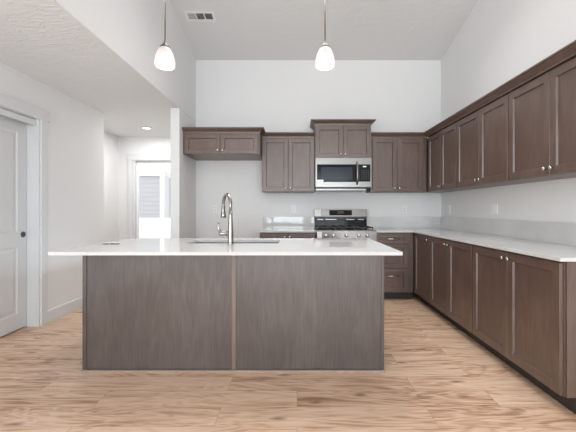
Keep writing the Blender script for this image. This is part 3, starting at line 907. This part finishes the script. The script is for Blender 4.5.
# ------------------------------------------------------------------ microwave
mx0, mx1 = XA1 + 0.003, XM1 - 0.003
mc = (mx0 + mx1) / 2; mw = (mx1 - mx0) / 2
mo = thing('microwave', 'stainless steel over-the-range microwave with black door window above the range', 'microwave', (mc, YB - 0.003, 1.442))
zt = 0.443
def mxp(px): return (px - 297) / 73.6 - mc
def mzp(py): return (209.5 - py) / 73.6 + 1.18 - 1.442
MB().box(-mw, mw, -0.375, 0, 0.03, zt).build('body', 'black', mo)
fc = MB().box(-mw, mw, -0.405, -0.376, mzp(187.2), zt).build('front_face', 'steel', mo, bevel=0.003)
dw = MB().box(mxp(317), mxp(359.0), -0.409, -0.4055, mzp(182), mzp(164.4)).build('door_glass', 'blackglass', mo)
MB().box(mxp(321), mxp(352.5), -0.4105, -0.4092, mzp(180), mzp(167.2)).build('mesh_window', 'smoke', dw)
cp = MB().box(mxp(359.1), mxp(370.3), -0.409, -0.4055, mzp(181.6), mzp(164.4)).build('keypad_panel', 'blackglass', mo)
MB().box(mxp(362.8), mxp(366.2), -0.4100, -0.4092, mzp(167.2), mzp(166.0)).build('display', 'digit', cp)
kp = MB()
for i in range(4):
    for j in range(5):
        kx = mxp(361.3 + i * 2.2); kz = mzp(170.2 + j * 2.1)
        kp.box(kx, kx + 0.013, -0.4098, -0.4092, kz - 0.012, kz)
kp.build('keypad', 'slot', cp)
MB().tube([(mxp(357), -0.405, mzp(184)), (mxp(357), -0.43, mzp(183)), (mxp(357), -0.445, mzp(179)), (mxp(357), -0.449, mzp(173.3)), (mxp(357), -0.445, mzp(167.5)), (mxp(357), -0.43, mzp(163.5)), (mxp(357), -0.405, mzp(162.5))],
          [0.012, 0.014, 0.0155, 0.016, 0.0155, 0.014, 0.012], 12).build('handle', 'steel', mo)
MB().box(mxp(316.3), mxp(323.3), -0.4120, -0.4107, mzp(186), mzp(179.8)).build('paper_sticker', 'white', mo)
MB().box(-mw + 0.01, mw - 0.07, -0.37, -0.03, 0.002, 0.022).build('grease_filter', 'steel', mo)
MB().box(-mw + 0.005, mw - 0.005, -0.36, -0.01, 0.0225, 0.0295).build('underside', 'black', mo)

# ------------------------------------------------------------------ outlets and switches
def outlet(label, loc, rz, kind='outlet', gangs=1):
    r = thing('wall_' + ('outlet' if kind == 'outlet' else 'switch'), label, 'outlet' if kind == 'outlet' else 'light switch', loc, rz)
    w = 0.07 + 0.046 * (gangs - 1)
    MB().box(-w / 2, w / 2, -0.006, 0, -0.058, 0.058).build('cover_plate', 'plate', r, bevel=0.002)
    for g in range(gangs):
        gx_ = (g - (gangs - 1) / 2) * 0.046
        if kind == 'outlet':
            for zz in (-0.02, 0.02):
                rc = MB().box(gx_ - 0.017, gx_ + 0.017, -0.008, -0.0061, zz - 0.014, zz + 0.014).build('receptacle', 'white', r)
                MB().box(gx_ - 0.008, gx_ - 0.005, -0.0085, -0.0081, zz - 0.005, zz + 0.006).box(gx_ + 0.005, gx_ + 0.008, -0.0085, -0.0081, zz - 0.005, zz + 0.006).box(gx_ - 0.002, gx_ + 0.002, -0.0085, -0.0081, zz - 0.011, zz - 0.007).build('slots', 'slot', rc)
        else:
            MB().box(gx_ - 0.016, gx_ + 0.016, -0.010, -0.0061, -0.033, 0.033).build('rocker', 'white', r)
    return r
outlet('white wall outlet in the empty refrigerator space, left of the faucet', ((215.5 - 297) / 67.54, YB - 0.0005, 1.19), 0)
outlet('white wall outlet above the short counter left of the range', ((293.4 - 297) / 67.54, YB - 0.0005, 1.187), 0)
outlet('white wall outlet on the back wall right of the range', ((404.3 - 297) / 67.54, YB - 0.0005, 1.177), 0)
outlet('white wall outlet on the right wall, in the far corner', (XR - 0.0005, 4.68, 1.183), -PI / 2)
outlet('white rocker switch plate on the right wall, below the middle cabinet', (XR - 0.0005, 3.61, 1.185), -PI / 2, 'switch', 2)

# ------------------------------------------------------------------ pendants
def pendant(label, x):
    y = 2.75; z0 = 2.343
    r = thing('pendant_lamp', label, 'pendant lamp', (x, y, z0), 0, 'pendant lamps over the island')
    zt = zc(y) - z0
    prof = [(0.064, 0.004), (0.077, 0.009), (0.081, 0.024), (0.080, 0.047), (0.075, 0.077), (0.067, 0.107), (0.055, 0.137), (0.040, 0.160), (0.028, 0.174),
            (0.026, 0.172), (0.037, 0.157), (0.052, 0.135), (0.064, 0.106), (0.072, 0.077), (0.077, 0.047), (0.078, 0.024), (0.073, 0.012), (0.064, 0.006)]
    m = MB(); m.lathe(prof, (0, 0, 0), 32)
    m.f = m.f[:-2]; m.smooth = m.smooth[:-2]
    m.build('lamp_shade', 'shade', r)
    MB().lathe([(0.042, 0.161), (0.038, 0.171), (0.026, 0.185), (0.013, 0.197), (0.0085, 0.215)], (0, 0, 0), 20).build('cap', 'darkmetal', r)
    MB().cyl((0, 0, 0.215), (0, 0, zt - 0.02), 0.006, 12).build('stem', 'chrome', r)
    MB().lathe([(0.06, zt - 0.03), (0.06, zt - 0.012), (0.03, zt - 0.04 + 0.04)], (0, 0, 0), 24).build('ceiling_mount', 'nickel', r)
    MB().lathe([(0.0, 0.035), (0.018, 0.041), (0.028, 0.065), (0.022, 0.095), (0.012, 0.125), (0.012, 0.165)], (0, 0, 0), 16).build('bulb', 'lens', r)
    l = bpy.data.lights.new('pendant_light', 'POINT'); l.energy = 4; l.color = (1, 0.93, 0.86); l.shadow_soft_size = 0.02
    lo = bpy.data.objects.new('pendant_light', l); lo.location = (x, y, z0 + 0.012); C.objects.link(lo)
    return r
pendant('left one of two white glass bell pendants, against the tall left wall', (165 - 297) / 121.8)
pendant('right one of two white glass bell pendants, hanging nearer the microwave', (325 - 297) / 121.8)

# recessed downlights
def downlight(label, x, y, z, tilt, group=None):
    r = thing('recessed_downlight', label, 'ceiling light', (x, y, z), 0, group)
    r.rotation_euler = (tilt, 0, 0)
    MB().lathe([(0.062, -0.001), (0.088, -0.003), (0.090, -0.010), (0.066, -0.014), (0.062, -0.006)], (0, 0, 0), 32).build('trim_ring', 'white', r)
    MB().lathe([(0.0, -0.006), (0.060, -0.006), (0.060, -0.002)], (0, 0, 0), 32).build('lens', 'lens', r)
    return r
downlight('round recessed downlight in the low ceiling near the hall', (147.5 - 297) / 63.0, 5.28, ZL, 0)
tl = -math.atan(SL)
downlight('recessed downlight in the vaulted ceiling between vent and right pendant, cut by the top edge', -0.985, 3.845, zc(3.845), tl)
downlight('recessed downlight in the vaulted ceiling right of the right pendant, cut by the top edge', 1.012, 3.845, zc(3.845), tl)

# ceiling vent on the slope
v = thing('ceiling_vent', 'white rectangular three-section air vent in the vaulted ceiling at upper left', 'air vent', (-1.198, 4.16, zc(4.16) - 0.001))
v.rotation_euler = (tl, 0, 0)
fr = MB(); hx, hy = 0.183, 0.080
fr.box(-hx, hx, -hy, -0.050, -0.008, 0).box(-hx, hx, 0.048, hy, -0.008, 0)
for a, b in ((-hx, -0.150), (-0.058, -0.046), (0.046, 0.058), (0.150, hx)): fr.box(a, b, -0.050, 0.048, -0.008, 0)
fr.build('frame', 'white', v)
MB().box(-0.150, 0.150, -0.050, 0.048, -0.0012, -0.0004).build('backing', 'slot', v)
for i, (a, b) in enumerate(((-0.150, -0.058), (-0.046, 0.046), (0.058, 0.150))):
    m = MB()
    n = 8
    for k in range(n):
        x = a + (k + 0.5) * (b - a) / n
        dx = (-0.0042 if i == 0 else 0.0022)
        m.add([(x, -0.050, -0.0015), (x + 0.0012, -0.050, -0.0015), (x + 0.0012 + dx, -0.050, -0.008), (x + dx, -0.050, -0.008),
               (x, 0.048, -0.0015), (x + 0.0012, 0.048, -0.0015), (x + 0.0012 + dx, 0.048, -0.008), (x + dx, 0.048, -0.008)],
              [(0, 1, 2, 3), (7, 6, 5, 4), (0, 4, 5, 1), (1, 5, 6, 2), (2, 6, 7, 3), (3, 7, 4, 0)])
    m.build('louvre', 'white', v)
